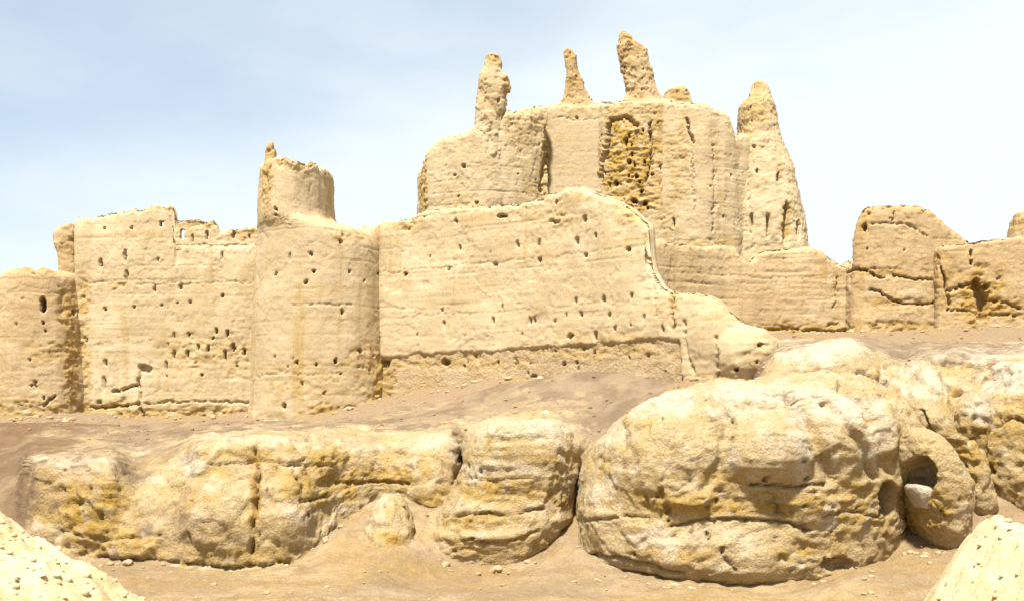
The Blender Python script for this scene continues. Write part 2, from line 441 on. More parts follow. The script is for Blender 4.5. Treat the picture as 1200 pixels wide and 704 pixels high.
# ------------------------------------------------------------------ materials
def new_mat(name, base, alt, bare, spall, scale=1.0, bump=0.5, speck=0.5, strata=0.0, rough=0.95, pale=None, soil=None):
    dim = lambda c_: tuple(x * 0.76 for x in c_)
    base, alt, bare, spall = dim(base), dim(alt), dim(bare), dim(spall)
    pale = dim(pale) if pale else None
    soil = tuple(dim(c_) for c_ in soil) if soil else None
    m = bpy.data.materials.new(name); m.use_nodes = True
    nt = m.node_tree; N, L = nt.nodes, nt.links
    bs = N['Principled BSDF']
    bs.inputs['Roughness'].default_value = rough
    bs.inputs['Specular IOR Level'].default_value = 0.12
    geo = N.new('ShaderNodeNewGeometry')
    def noise(sc, det=5, rg=0.55, vec=None, dist=0.0):
        n = N.new('ShaderNodeTexNoise')
        n.inputs['Scale'].default_value = sc; n.inputs['Detail'].default_value = det
        n.inputs['Roughness'].default_value = rg; n.inputs['Distortion'].default_value = dist
        L.new(vec or geo.outputs['Position'], n.inputs['Vector'])
        return n.outputs['Fac']
    def rng_(fac, a, b, lo=0.0, hi=1.0):
        n = N.new('ShaderNodeMapRange'); n.interpolation_type = 'SMOOTHSTEP'
        n.inputs['From Min'].default_value = a; n.inputs['From Max'].default_value = b
        n.inputs['To Min'].default_value = lo; n.inputs['To Max'].default_value = hi
        L.new(fac, n.inputs['Value']); return n.outputs['Result']
    def mix(fac, a, b, mode='MIX'):
        n = N.new('ShaderNodeMix'); n.data_type = 'RGBA'; n.blend_type = mode
        if isinstance(fac, (int, float)): n.inputs['Factor'].default_value = fac
        else: L.new(fac, n.inputs['Factor'])
        for k, c in (('A', a), ('B', b)):
            if isinstance(c, tuple): n.inputs[k].default_value = c + (1,)
            else: L.new(c, n.inputs[k])
        return n.outputs['Result']
    def math_(op, a, b):
        n = N.new('ShaderNodeMath'); n.operation = op; n.use_clamp = op == 'MULTIPLY'
        for k, c in enumerate((a, b)):
            if isinstance(c, (int, float)): n.inputs[k].default_value = c
            else: L.new(c, n.inputs[k])
        return n.outputs[0]
    def attr(nm):
        n = N.new('ShaderNodeAttribute'); n.attribute_name = nm; return n.outputs['Fac']
    def stretch(sx, sy, sz):
        n = N.new('ShaderNodeMapping'); n.inputs['Scale'].default_value = (sx, sy, sz)
        L.new(geo.outputs['Position'], n.inputs['Vector']); return n.outputs['Vector']
    c = mix(rng_(noise(0.16 * scale, 3, 0.5), 0.40, 0.62), base, spall)
    c = mix(rng_(noise(0.55 * scale, 7, 0.62), 0.42, 0.64), c, alt)
    # rain streaks down the face, lifts of mud laid course on course
    c = mix(math_('MULTIPLY', rng_(noise(1.0, 5, 0.6, stretch(1.5, 1.5, 0.10)), 0.50, 0.66), 0.6), c, alt)
    c = mix(math_('MULTIPLY', rng_(noise(1.0, 6, 0.65, stretch(0.9, 0.9, 0.07)), 0.56, 0.68), 0.5), c, bare)
    c = mix(math_('MULTIPLY', rng_(noise(1.0, 4, 0.6, stretch(0.15, 0.15, 1.7)), 0.52, 0.68), 0.28 + strata), c, bare)
    c = mix(math_('MULTIPLY', rng_(noise(1.0, 3, 0.6, stretch(0.3, 0.3, 6.5)), 0.56, 0.70), 0.30), c, tuple(x * 0.72 for x in alt))
    c = mix(math_('MULTIPLY', attr('spall'), 0.5), c, spall)
    ob = math_('MULTIPLY', rng_(noise(1.7 * scale, 6, 0.65), 0.28, 0.6), attr('bare'))
    c = mix(ob, c, bare)
    if pale:
        c = mix(math_('MULTIPLY', rng_(noise(0.8 * scale, 6, 0.6, dist=0.6), 0.52, 0.66), 0.6), c, pale)
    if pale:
        c = mix(math_('MULTIPLY', attr('crust'), rng_(noise(1.3, 6, 0.65), 0.30, 0.52)), c, pale)  # sunlit tops painted into the rock colour, as pale zones
    # straw, grit and small stains
    g = rng_(noise(11.0, 2, 0.6), 0.30, 0.70, 1.0 - 0.22 * speck, 1.0 + 0.16 * speck)
    hv = N.new('ShaderNodeCombineColor')
    for k in range(3): L.new(g, hv.inputs[k])
    c = mix(1.0, c, hv.outputs['Color'], 'MULTIPLY')
    sk = math_('MULTIPLY', rng_(noise(5.0, 4, 0.8), 0.53, 0.62), 0.55 * speck)
    c = mix(sk, c, mix(0.5, bare, alt))
    dk = math_('MULTIPLY', rng_(noise(2.6, 8, 0.82), 0.59, 0.68), 0.8 * speck)
    c = mix(dk, c, tuple(x * 0.55 for x in bare))
    lt = math_('MULTIPLY', rng_(noise(4.3, 6, 0.8), 0.56, 0.66), 0.6 * speck)
    c = mix(lt, c, tuple(min(0.8, x * 1.3) for x in base))
    if soil:
        sc_ = mix(rng_(noise(0.5, 6, 0.6), 0.38, 0.62), soil[0], soil[1])
        c = mix(rng_(math_('ADD', attr('soil'), math_('MULTIPLY', rng_(noise(1.4, 6, 0.7), 0.3, 0.7), 0.6)), 0.35, 1.15), c, sc_)
    c = mix(math_('MULTIPLY', attr('earth'), rng_(noise(0.7, 6, 0.65), 0.25, 0.6)), c, (0.155, 0.092, 0.045))
    L.new(c, bs.inputs['Base Color'])
    b1 = N.new('ShaderNodeBump'); b1.inputs['Strength'].default_value = bump; b1.inputs['Distance'].default_value = 0.06 + 0.08 * (speck > 0.75)
    hs = math_('ADD', noise(9.0, 6, 0.7), noise(3.0, 4, 0.6))
    L.new(hs, b1.inputs['Height'])
    L.new(b1.outputs['Normal'], bs.inputs['Normal'])
    return m

M_adobe = new_mat('adobe_plaster', (0.625, 0.50, 0.312), (0.53, 0.405, 0.225), (0.41, 0.25, 0.05), (0.55, 0.42, 0.25), speck=0.55, bump=0.35)
M_adobe2 = new_mat('adobe_weathered', (0.555, 0.425, 0.25), (0.47, 0.335, 0.175), (0.38, 0.23, 0.055), (0.49, 0.35, 0.185), speck=0.6)
M_foot = new_mat('adobe_footing', (0.55, 0.42, 0.25), (0.49, 0.355, 0.19), (0.43, 0.285, 0.095), (0.50, 0.36, 0.195), speck=0.8, bump=0.8)
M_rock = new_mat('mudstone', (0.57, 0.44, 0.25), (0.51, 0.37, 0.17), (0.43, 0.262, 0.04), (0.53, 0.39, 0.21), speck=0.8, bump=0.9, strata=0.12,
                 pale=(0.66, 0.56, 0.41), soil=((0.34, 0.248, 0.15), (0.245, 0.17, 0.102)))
M_soil = new_mat('dry_soil', (0.40, 0.295, 0.165), (0.27, 0.185, 0.095), (0.34, 0.22, 0.07), (0.285, 0.203, 0.122), speck=0.7, bump=0.8)
M_gravel = new_mat('pale_gravel', (0.76, 0.61, 0.37), (0.70, 0.54, 0.30), (0.56, 0.38, 0.13), (0.74, 0.59, 0.35), speck=0.7, bump=0.6)

# ------------------------------------------------------------------ ground: one sheet to the horizon
ctl = [(u, v, d) for u, v, d in [
    # gully floor
    (25, 640, 50), (130, 668, 44), (250, 672, 43.5), (340, 668, 44), (420, 690, 40), (600, 695, 39), (760, 690, 39.5),
    (900, 700, 38), (1000, 670, 39.5), (1080, 700, 36), (600, 740, 33), (300, 740, 33), (900, 740, 33),
    (1150, 650, 40), (1190, 645, 41), (1060, 645, 41), (1150, 630, 42.5),
    (90, 655, 48), (160, 664, 47), (230, 667, 47.2), (300, 667, 47.5), (345, 662, 48), (540, 672, 46), (590, 668, 46), (640, 652, 46.5), (740, 676, 42.5), (860, 694, 41), (960, 684, 41.5), (1040, 664, 42.5),
    # talus between the outcrops
    (400, 625, 47.5), (440, 580, 50.5), (475, 605, 48.5), (450, 550, 54), (490, 645, 46), (680, 640, 45), (690, 560, 50),
    (0, 600, 50), (20, 560, 54), (0, 520, 60),
    # foot of the left walls
    (0, 492, 67), (45, 492, 65), (120, 492, 68), (170, 500, 67), (230, 494, 68), (290, 494, 68), (120, 520, 61), (170, 530, 57), (220, 512, 58),
    (350, 500, 63), (400, 492, 63), (440, 480, 64), (330, 502, 56), (430, 504, 56), (460, 540, 53.5), (370, 560, 53), (230, 560, 53), (80, 580, 53), (140, 580, 53), (520, 480, 61), (520, 500, 55),
    # debris slope at the foot of the long wall
    (470, 468, 66.5), (540, 455, 65), (600, 445, 63.5), (700, 434, 60), (790, 436, 54.6), (850, 448, 53), (910, 452, 52),
    (600, 480, 57), (700, 460, 56), (800, 452, 52), (650, 495, 53), (700, 500, 51),
    # terrace on the right
    (935, 446, 54), (965, 420, 60), (800, 442, 56.2), (830, 448, 55.4), (880, 452, 55), (900, 394, 68), (940, 393, 71), (1000, 397, 66), (1000, 391, 70), (1100, 388, 69), (1200, 385, 68), (1060, 400, 62),
    (1150, 405, 60), (1060, 422, 56), (1090, 455, 52), (1110, 490, 48.5), (1130, 600, 44), (1200, 640, 42), (1250, 620, 44), (1250, 420, 60),
]]
cp = np.array([at(*c) for c in ctl])
extra = np.array([  # camera knoll and everything out of the picture
    (0, 0, 4.7), (-6, 0, 4.8), (6, 0, 4.8), (0, 5, 4.3), (0, 14, 2.2), (0, 24, 0.4), (-12, 24, 0.9), (12, 24, 0.7), (-7, 12, 3.0), (7, 12, 2.9),
    (-30, 20, 2.5), (30, 20, 3.0), (0, -30, 4.5), (-40, -20, 4), (40, -20, 4), (-45, 50, 1.5), (45, 45, 5), (-50, 70, 4), (50, 70, 10),
    (-30, 90, 8), (-10, 90, 11), (10, 95, 12), (30, 90, 12), (0, 130, 9), (-60, 130, 5), (60, 130, 8), (-8, 76, 9), (0, 76, 10), (-20, 76, 7.5),
    (0, 250, 2), (-200, 150, 1), (200, 150, 2), (-200, -100, 1), (200, -100, 1), (0, -200, 1), (0, 700, 0), (-600, 300, 0), (600, 300, 0)], float)
cp = np.concatenate([cp, extra])
dist = np.hypot(cp[:, None, 0] - cp[None, :, 0], cp[:, None, 1] - cp[None, :, 1])
Am = np.block([[dist + np.eye(len(cp)) * -0.25, np.ones((len(cp), 1))], [np.ones((1, len(cp))), np.zeros((1, 1))]])
wts = np.linalg.solve(Am, np.concatenate([cp[:, 2], [0]]))

def ground_z(x, y):
    sh = x.shape; x = x.ravel(); y = y.ravel(); o = np.full(x.shape, wts[-1])
    for k in range(len(cp)):
        o += wts[k] * np.hypot(x - cp[k, 0], y - cp[k, 1])
    r = np.hypot(x, y - 50)
    o = o * smooth(r, 900, 350)
    return o.reshape(sh)

gx = np.concatenate([-np.geomspace(3500, 40, 34), np.arange(-37.5, 37.5, 0.125), np.geomspace(40, 3500, 34)])
gy = np.concatenate([-np.geomspace(3000, 6, 26), np.arange(-4, 30, 0.5), np.arange(30, 74, 0.115), np.arange(74, 130, 2.0), np.geomspace(132, 4000, 30)])
GX, GY = np.meshgrid(gx, gy)
GZ = ground_z(GX, GY)
gu = 600 + F * GX / np.maximum(GY, 1)
GZ = GZ - 1.1 * smooth(GY, 49.5, 52.5) * smooth(GY, 64.5, 61.5) * smooth(gu, -60, -20) * smooth(gu, 830, 760) * (GY > 30)
GZ = GZ - 1.1 * smooth(GY, 48, 51) * smooth(GY, 62.5, 59.5) * smooth(gu, 900, 935) * smooth(gu, 1480, 1400) * (GY > 30)
GP = np.stack([GX, GY, GZ], -1)
near = (smooth(np.abs(GX), 60, 36) * smooth(np.abs(GY - 50), 60, 40))
g2 = GP.copy(); g2[..., 2] *= 0.3
GZ = GZ + 0.28 * pn(g2, [0.25] * 3, 81) + near * (0.26 * pn(g2, [0.4] * 3, 82) + 0.22 * (0.3 - np.abs(pn(g2, [1.2] * 3, 83))) + 0.08 * pn(g2, [2.6] * 3, 84)
      + 0.045 * pn(g2, [5.5] * 3, 85))
far = smooth(np.hypot(GX, GY - 50), 150, 500)
GZ = GZ + far * 6.0 * pn(GP * [1, 1, 0], [0.004] * 3, 86)
GP[..., 2] = GZ
ground = mesh_obj('ground', GP, quads_of(len(gy), len(gx)).reshape(-1, 4), M_soil,
                  attrs={'bare': 0.4 * smooth(fbm(g2, 0.16, 3, seed=88), -0.05, 0.3), 'spall': 2.0 * smooth(GZ + 1.6 * pn(g2, [0.2] * 3, 89), 3.2, 5.6)})
tag(ground, kind='structure')

# ------------------------------------------------------------------ left bastion
def pits(u0, u1, v0, v1, n, seed, r=1.6, dep=0.35):
    g = np.random.default_rng(seed); n = int(n * 0.3); r = r * 0.85
    return [(g.uniform(u0, u1), g.uniform(v0, v1), r * g.uniform(0.7, 1.2), r * g.uniform(0.9, 2.4), dep) for _ in range(n)]

t = thing('corner_bastion', 'rounded mud bastion with one oval dark hole at the far left end', 'bastion', at(45, 492, 68))
mass('drum', [(313, 26, 76), (316, 14, 90), (322, 9, 97), (345, 5, 101), (400, -1, 106), (450, -6, 110), (500, -9, 112), (540, -10, 114)], 71.6, M_adobe2, t, zd=68.6,
     depth=3.3, n=2.6, dpow=0.3, rag=0.3, res=0.08,
     holes=[(50, 356, 4.5, 10, 1.3), (87, 366, 3, 4, .6), (51, 377, 2, 2.5, .4), (19, 380, 1.6, 3, .3), (41, 451, 2, 8, .5), (27, 350, 2, 2.5, .3)] + pits(10, 90, 385, 470, 14, 1),
     cracks=[([(0, 493), (30, 491), (60, 491), (96, 487)], 2.0, 0.5), ([(52, 477), (60, 468), (66, 464)], 1.8, .4), ([(30, 470), (31, 488)], 1.3, .3)],
     zones=[(80, 360, 14, 30, .8), (84, 430, 10, 70, .9), (55, 410, 30, 14, .45), (50, 480, 60, 14, .7), (45, 316, 30, 6, .6)])
mass('stub_turret', [(264, 80, 89), (268, 72, 94), (276, 66, 97), (286, 66, 98), (300, 71, 99), (330, 73, 100), (360, 74, 102)], 72.5, M_adobe2, t, depth=1.2, n=3,
     dpow=0.3, holes=[(91, 341, 6, 5, .8)], zones=[(84, 300, 14, 50, .5)])

# ------------------------------------------------------------------ left curtain wall
t = thing('curtain_wall', 'tall flat mud wall with slit windows left of the round tower', 'wall', at(200, 492, 70))
LP = [(88, 70.5), (150, 70), (230, 70), (310, 70.5)]
wall('wall_body', LP, [(88, 256), (95, 257), (109, 253), (136, 248), (160, 244), (182, 239), (201, 241), (204.5, 251), (206, 287), (310, 287)],
     [(88, 510), (310, 512)], M_adobe, t, thick=0.6, batter=0.02, rag=0.2,
     windows=[(189, 262, 3.0, 3.6)],
     holes=[(146.5, 300, 2.6, 9, 1.0), (147.5, 323, 2.8, 7, 1.0), (118, 309, 2.6, 8, .8), (211, 336, 2.6, 3.4, .7), (261, 347, 2.4, 2.6, .6), (222, 353, 1.8, 2.2, .5),
            (157, 360, 1.8, 2.4, .5), (123.5, 362, 2, 2.6, .5), (182, 338, 1.4, 5, .4), (122, 268, 1.6, 2.2, .3), (154, 267, 1.8, 2, .35), (185, 304, 1.2, 3, .3),
            (190, 357, 1.5, 2, .4), (170, 431, 8, 4.5, .9), (122, 449, 2.4, 11, .7), (124, 425, 2.4, 4.5, .5), (274, 406, 3, 5, .7), (219, 414, 2.4, 6, .6),
            (203, 415, 2.4, 5, .6), (264, 416, 2, 8, .6), (203, 393, 1.6, 4, .4), (220, 391, 1.6, 3.5, .4), (244, 408, 2, 5, .5), (232, 406, 1.5, 4, .4),
            (194, 428, 2, 6, .5), (286, 412, 2, 5, .5), (254, 388, 1.6, 5, .4), (266, 390, 1.6, 6, .4), (260, 300, 1.3, 7, .3)] + pits(190, 298, 380, 440, 22, 5) + pits(100, 300, 330, 400, 16, 6, 1.3),
     cracks=[([(131, 459), (146, 456), (161, 451)], 2.0, .5), ([(164, 434), (164, 476), (170, 500)], 1.7, .45), ([(93, 330), (180, 333), (296, 331)], 1.0, .08),
             ([(105, 478), (140, 476), (163, 473)], 1.6, .35), ([(170, 472), (230, 470), (298, 473)], 1.2, .2)],
     zones=[(130, 484, 50, 16, .85), (240, 484, 80, 9, .8), (245, 412, 60, 22, .45), (95, 430, 12, 60, .7), (98, 345, 10, 30, .7), (138, 335, 12, 4, .7), (185, 243, 25, 4, .5)])
wall('parapet', [(204, 70), (240, 70), (306, 70.5)],
     [(203, 252), (206, 257), (230, 257), (238, 261), (250, 258), (255, 264), (256.5, 272), (265, 272), (267, 267), (284, 269), (306, 267)],
     [(203, 292), (306, 292)], M_adobe, t, thick=0.45, batter=0.01, rag=0.16, rnd=0.12, back=0.12, res=0.06,
     windows=[(213, 274, 3.2, 6.5)], holes=[(225, 279, 2, 6, .7), (242, 275.5, 2.1, 7, .7), (273.5, 275.5, 2.1, 6.5, .7), (292, 277, 1.4, 3, .4)],
     cracks=[([(206, 287), (306, 288)], 1.0, .1)], zones=[(240, 262, 20, 6, .6), (285, 275, 16, 8, .5)])

# ------------------------------------------------------------------ round tower
t = thing('round_tower', 'large round mud tower with a thin horn on its broken rim', 'tower', at(376, 495, 66))
mass('drum', [(187, 320, 384), (190, 309, 388), (200, 308, 389), (225, 307, 389.5), (244, 306.5, 391), (252, 306, 395), (258, 305.5, 410), (262, 305, 428), (268, 304.5, 444), (280, 304, 451), (300, 302, 453), (350, 299, 455), (420, 297, 460), (470, 295, 465), (500, 291, 471), (530, 288, 476)],
     71, M_adobe, t, zd=67.4, depth=4.6, n=2.15, dpow=0.04, amp=0.75, rag=0.6,
     holes=[(324, 245, 2.4, 2.6, .6), (323, 252, 2.4, 2.2, .6), (323, 321, 2.2, 2.6, .6), (367, 318, 2, 2.4, .6), (359, 331, 2.4, 2.2, .6), (410, 318, 2, 2.6, .6), (445, 321, 2, 2.6, .6), (339, 302, 1.3, 6, .35), (364, 298, 1.5, 4, .4),
            (400, 282, 3, 3, .3), (401, 365, 1.3, 4, .35), (394, 423, 2.4, 3.5, .5), (348, 425, 2.6, 2.4, .4), (422, 411, 3.2, 3.6, .6), (370, 427, 2, 2, .4), (333, 476, 3, 4, .5),
            (428, 330, 1.4, 2, .3)] + pits(320, 450, 405, 480, 34, 8, 1.4, .3),
     cracks=[([(345, 357), (380, 356), (412, 357)], 1.1, .12), ([(300, 440), (340, 437), (372, 438)], .9, .1)],
     zones=[(405, 484, 46, 14, 1.0), (446, 455, 12, 34, .95), (430, 420, 22, 22, .45), (452, 300, 6, 30, .5), (370, 445, 60, 30, .3), (405, 275, 22, 14, .5), (318, 492, 26, 8, .35),
            (348, 190, 40, 5, .7), (312, 215, 8, 40, .7), (386, 225, 5, 40, .5)])
mass('horn', [(163, 316, 319), (166, 314, 321), (176, 311.5, 323), (184, 310, 325), (192, 308.5, 328), (202, 308, 331), (215, 308, 330)], 69.2, zd=68.3, jag=0.15, mat=M_adobe2, parent=t, depth=0.6, n=2.2, amp=0.5,
     zones=[(317, 180, 9, 20, .7)])

# ------------------------------------------------------------------ long curtain wall in the middle
t = thing('curtain_wall', 'long pale wall with rows of small square holes right of the round tower', 'wall', at(610, 440, 63))
MP = [(416, 73), (434, 70.2), (448, 69.0), (462, 68.7), (485, 68.5), (520, 67.5), (600, 64.6), (680, 61.6), (740, 59.4), (795, 57.6), (830, 56.6), (866, 55.9), (896, 55.9), (912, 57.0), (920, 60.5)]
mid_top = [(416, 268), (428, 265), (450, 262), (470, 257), (495, 247), (540, 241), (600, 238), (625, 232), (645, 225), (660, 219), (680, 220), (700, 228), (720, 235), (735, 244), (745, 253), (755, 260),
           (757.5, 266), (759, 300), (763, 318), (771, 333), (783, 342), (800, 343), (825, 345), (840, 352), (855, 364), (875, 379), (895, 388), (906, 398), (913, 412), (918, 436), (922, 450)]
ledge = [(428, 422), (458, 420), (500, 418), (535, 415), (571, 416), (611, 413), (659, 409), (700, 406), (760, 402), (798, 399), (803, 470), (930, 490)]
wall('wall_body', MP, mid_top, ledge, M_adobe, t, thick=0.8, batter=0.02, rag=0.12, rnd=0.4, undercut=0.32,
     holes=[(475, 322, 2.2, 2.6, .7), (526, 315.5, 2.3, 2.6, .7), (580, 310, 2.3, 2.6, .7), (632, 305, 2.4, 2.6, .7), (686, 299, 2.4, 2.6, .7), (737, 292, 2.8, 2.6, .7),
            (538, 291, 2.4, 3.4, .7), (534, 259, 2.2, 2.2, .6), (588, 254, 6, 2.2, .6), (606, 286, 2.0, 5, .7), (631, 285, 2.2, 6, .7), (676, 282, 2.2, 5.5, .7), (698, 277, 1.8, 3.4, .5),
            (589, 359, 1.6, 4, .5), (579, 375, 1.6, 5, .5), (619, 375, 1.7, 5, .5), (624, 375, 1.5, 4.5, .5), (674, 352, 2, 3.6, .5), (707, 351, 1.9, 5.5, .6), (740, 347, 1.7, 4.5, .5),
            (679.5, 368, 2, 4, .5), (714, 369, 1.6, 4, .4), (664, 370, 1.4, 4, .4), (721, 385, 1.8, 4, .5), (697, 393, 2.4, 6, .6), (668, 395, 3, 4, .5), (776, 385, 2, 4, .5), (519, 364, 1.5, 3, .4),
            (521, 380, 1.2, 5, .3), (559, 237, 2, 2, .3), (649, 376, 1.4, 3, .3), (755, 372, 1.3, 4, .3), (651, 237, 2, 3, .4), (648, 259, 7, 2, .3), (685, 257, 3, 5, .3), (863.5, 432, 3, 3, .6), (888, 404, 3.4, 2.6, .4), (884, 425, 2, 2, .3), (902, 420, 2, 2.4, .3)] + pits(470, 770, 265, 400, 26, 12, 1.2, .3),
     cracks=[([(450, 320), (600, 306), (758, 288)], .9, .07), ([(470, 372), (600, 364), (770, 350)], .8, .06), ([(787, 346), (787.5, 385)], 1.6, .5), ([(472, 259), (540, 244), (600, 241)], 1.2, .15),
             ([(766, 345), (768, 372)], 1.0, .15), ([(803, 375), (805, 410), (814, 436)], 2, .2), ([(842, 395), (843, 430), (838, 446)], 2, .2)],
     bumps=[(880, 415, 44, 34, .55), (832, 395, 30, 44, .25)],
     zones=[(472, 262, 18, 7, .7), (890, 418, 22, 26, .4), (840, 446, 44, 7, .5), (655, 255, 40, 14, .3), (700, 395, 60, 9, .4), (788, 365, 5, 26, .6), (735, 250, 14, 12, .4)])
wall('footing', [(416, 73), (434, 70.2), (448, 69.0), (462, 68.6), (485, 68.4), (520, 67.4), (600, 64.5), (680, 61.5), (740, 59.3), (795, 57.5), (806, 57.6), (812, 59.5)], [(430, 414)] + [(a, b - 7.0) for a, b in ledge[1:-2]],
     [(430, 500), (520, 485), (650, 470), (795, 470), (815, 470)], M_foot, t, thick=1.5, batter=0.10, rag=0.05, rnd=0.12, back=0.05, ochre=0.0,
     holes=[(523, 424, 4.5, 4.5, .6), (450, 421, 7, 10, 1.2), (661, 426, 3, 2.4, .4), (583, 424, 2, 2.4, .4), (625, 440, 4, 1.6, .3), (696, 413, 2, 2.5, .4)] + pits(470, 790, 406, 440, 26, 14, 1.6, .3),
     zones=[(540, 424, 90, 9, .7), (700, 410, 100, 9, .7), (455, 440, 10, 30, .9)])
mass('broken_end', [(346, 800, 824), (349, 796, 834), (356, 794, 844), (366, 792, 858), (378, 790, 874), (388, 790, 890), (396, 790, 900), (410, 790, 910), (430, 790, 914), (446, 790, 915), (480, 792, 912)], 59.4, M_adobe, t, zd=57.2,
     depth=2.4, n=2.6, dpow=0.35, amp=1.0, rockamp=0.3, zones=[(890, 418, 22, 26, .3)])

# ------------------------------------------------------------------ keep
t = thing('keep', 'high ruined keep crowned with three thin leaning spires', 'fortress', at(700, 330, 86))
KB = [(480, 330), (960, 330)]
wall('left_block', [(491, 90), (494.5, 86.5), (503, 84.6), (530, 83.6), (560, 83), (590, 83.2), (620, 84), (641, 85.2)],
     [(490, 205), (496, 196), (498, 182), (503, 170), (512, 162), (530, 157), (550, 151), (565, 149), (585, 133), (592, 125), (603, 130), (616, 131), (628, 125), (645, 121)],
     KB, M_adobe, t, thick=4.0, batter=0.03, rnd=0.6, rag=0.22, amp=1.2, flute=0.14,
     holes=[(544, 195, 2.6, 3, .5), (533, 205, 2, 2, .4), (559, 237, 2.2, 1.8, .4), (497, 186, 2, 3, .4), (537, 230, 1.6, 2, .3)] + pits(505, 635, 150, 240, 14, 21, 1.3, .25),
     cracks=[([(641, 150), (640, 190), (636, 222)], 2.4, .5)],
     zones=[(497, 215, 6, 44, .8), (615, 150, 26, 26, .35), (625, 222, 18, 14, .4), (545, 240, 40, 5, .5), (638, 190, 4, 50, .8)])
mass('spire', [(64, 571, 583), (66, 568.5, 587), (73, 567.5, 589), (81, 567, 587), (87, 563, 590), (92, 561.5, 597), (104, 559, 599.5), (114, 558, 594), (127, 557, 593), (140, 556, 590), (155, 555, 589), (185, 555, 588), (215, 556, 586), (250, 560, 582)], 83.7, M_adobe, t, jag=0.2,
     depth=0.95, n=2.4, dpow=0.5, amp=0.7, holes=[(584, 118, 1.6, 4, .3)], zones=[(594, 104, 6, 14, .8), (578, 68, 12, 6, .7), (572, 110, 14, 40, .2)], seed=1)
wall('recessed_panel', [(634, 86.6), (655, 86.4), (690, 86.2), (722, 86.0)], [(630, 126), (645, 121), (660, 120), (690, 120.5), (722, 119)], KB, M_adobe, t, thick=4.0, batter=0.015, rnd=0.5, rag=0.12, amp=0.6,
     zones=[(680, 128, 40, 9, .35), (640, 190, 5, 40, .9)], cracks=[([(648, 137), (680, 141), (712, 138)], 1.0, .1)], holes=[(676, 138, 2, 1.6, .25)])
wall('breached_face', [(697, 87.2), (704, 85.8), (714, 85.0), (735, 84.4), (765, 84.0), (782, 84.2), (794, 85.4)], [(697, 119), (735, 117), (790, 117)], KB, M_adobe, t, thick=4.0, batter=0.03, rnd=0.4, rag=0.15, flute=0.14,
     holes=[(746, 206, 3.2, 3, .8), (752, 224, 3.4, 3, .7), (738, 190, 3, 4, .6), (744, 236, 4, 3, .8), (756, 238, 3, 4, .7), (722, 215, 3, 4, .6), (733, 165, 3, 5, .5), (763, 160, 1.5, 9, .5)] + pits(705, 780, 150, 245, 60, 22, 1.9, .5),
     cracks=[([(714, 140), (708, 180), (700, 222)], 3.2, .9), ([(714, 142), (730, 138), (746, 146)], 3, .5), ([(762, 142), (764, 185), (756, 215)], 1.8, .5)],
     zones=[(736, 190, 36, 62, 1.0), (725, 150, 20, 14, 1.0), (765, 200, 20, 70, .7), (745, 240, 30, 14, 1.0), (758, 132, 26, 10, .5)])
mass('spire', [(57, 663.5, 668), (59, 661, 671), (64, 659, 674.5), (72, 661, 676.5), (80, 663, 677.5), (88, 664, 680), (96, 663.5, 685), (106, 662, 687), (114, 660, 690), (121, 655, 696), (128, 648, 704), (140, 644, 710)], 87.6, M_adobe2, t, jag=0.2,
     depth=0.6, n=2.3, amp=0.6, zones=[(668, 64, 10, 9, .8), (676, 96, 12, 26, .5)], seed=2)
mass('spire', [(36, 727, 733), (39, 725, 737), (47, 724, 743), (53, 723, 752), (60, 722.5, 758), (73, 724, 761), (91, 729, 766), (109, 733, 773), (117, 730, 778), (124, 724, 788), (140, 718, 796)], 85.8, M_adobe2, t, jag=0.2,
     depth=1.0, n=2.4, amp=0.9, holes=pits(728, 765, 50, 115, 14, 23, 1.5, .25), zones=[(730, 70, 9, 40, .7), (733, 42, 9, 7, .9), (745, 85, 20, 40, .35)], seed=3)
mass('rubble_stump', [(103, 788, 803), (107, 779, 807), (114, 777, 809), (125, 774, 812)], 88, M_adobe2, t, depth=1.0, amp=0.6, zones=[(793, 110, 20, 12, .7)], seed=4)
wall('right_wall', [(766, 85.4), (776, 84.2), (788, 83.6), (806, 83.2), (830, 83.0), (855, 83.6), (884, 85)], [(766, 118), (808, 118), (830, 121), (848, 128), (856, 136), (859.5, 148), (861, 156), (884, 158)], KB, M_adobe, t,
     thick=4.0, batter=0.03, rnd=0.5, rag=0.16, amp=1.1, flute=0.14,
     holes=[(857, 206, 1.4, 3, .3), (789, 262, 1.6, 8, .4)] + pits(785, 870, 135, 280, 18, 24, 1.2, .25),
     cracks=[([(804, 138), (808, 150), (813, 166)], 2.2, .6), ([(836, 170), (838, 210), (836, 270)], 1.4, .15), ([(812, 180), (814, 250)], 1.4, .12)],
     zones=[(795, 190, 14, 60, .4), (770, 270, 30, 30, .4), (840, 284, 50, 6, .4)])
mass('corner_tower', [(95, 883, 893), (98, 880, 897), (105, 879, 901), (114, 874, 903), (121, 868, 905), (128, 864, 907), (142, 864, 909), (157, 865, 912), (172, 862, 917), (180, 860, 921), (199, 857, 930), (235, 853, 937.5), (266, 850, 943), (290, 848, 946), (330, 846, 950)],
     86, M_adobe, t, jag=0.05, depth=2.6, n=2.3, dpow=0.75, amp=1.2, rockamp=0.25,
     holes=[(883, 172, 2.6, 2.4, .5), (888, 200, 1.4, 3, .3), (913, 207, 2.2, 8, .4), (900, 265, 2.4, 19, .5), (922, 262, 4, 26, .6), (936, 270, 2.6, 15, .5), (881, 262, 2, 16, .35), (876, 112, 2, 2.5, .3)],
     cracks=[([(870, 160), (876, 180), (879, 240), (883, 290)], 1.4, .12)], zones=[(885, 128, 22, 26, .6), (922, 262, 7, 30, .8), (872, 165, 8, 22, .7), (913, 207, 6, 14, .5), (890, 100, 10, 8, .6)], seed=5)

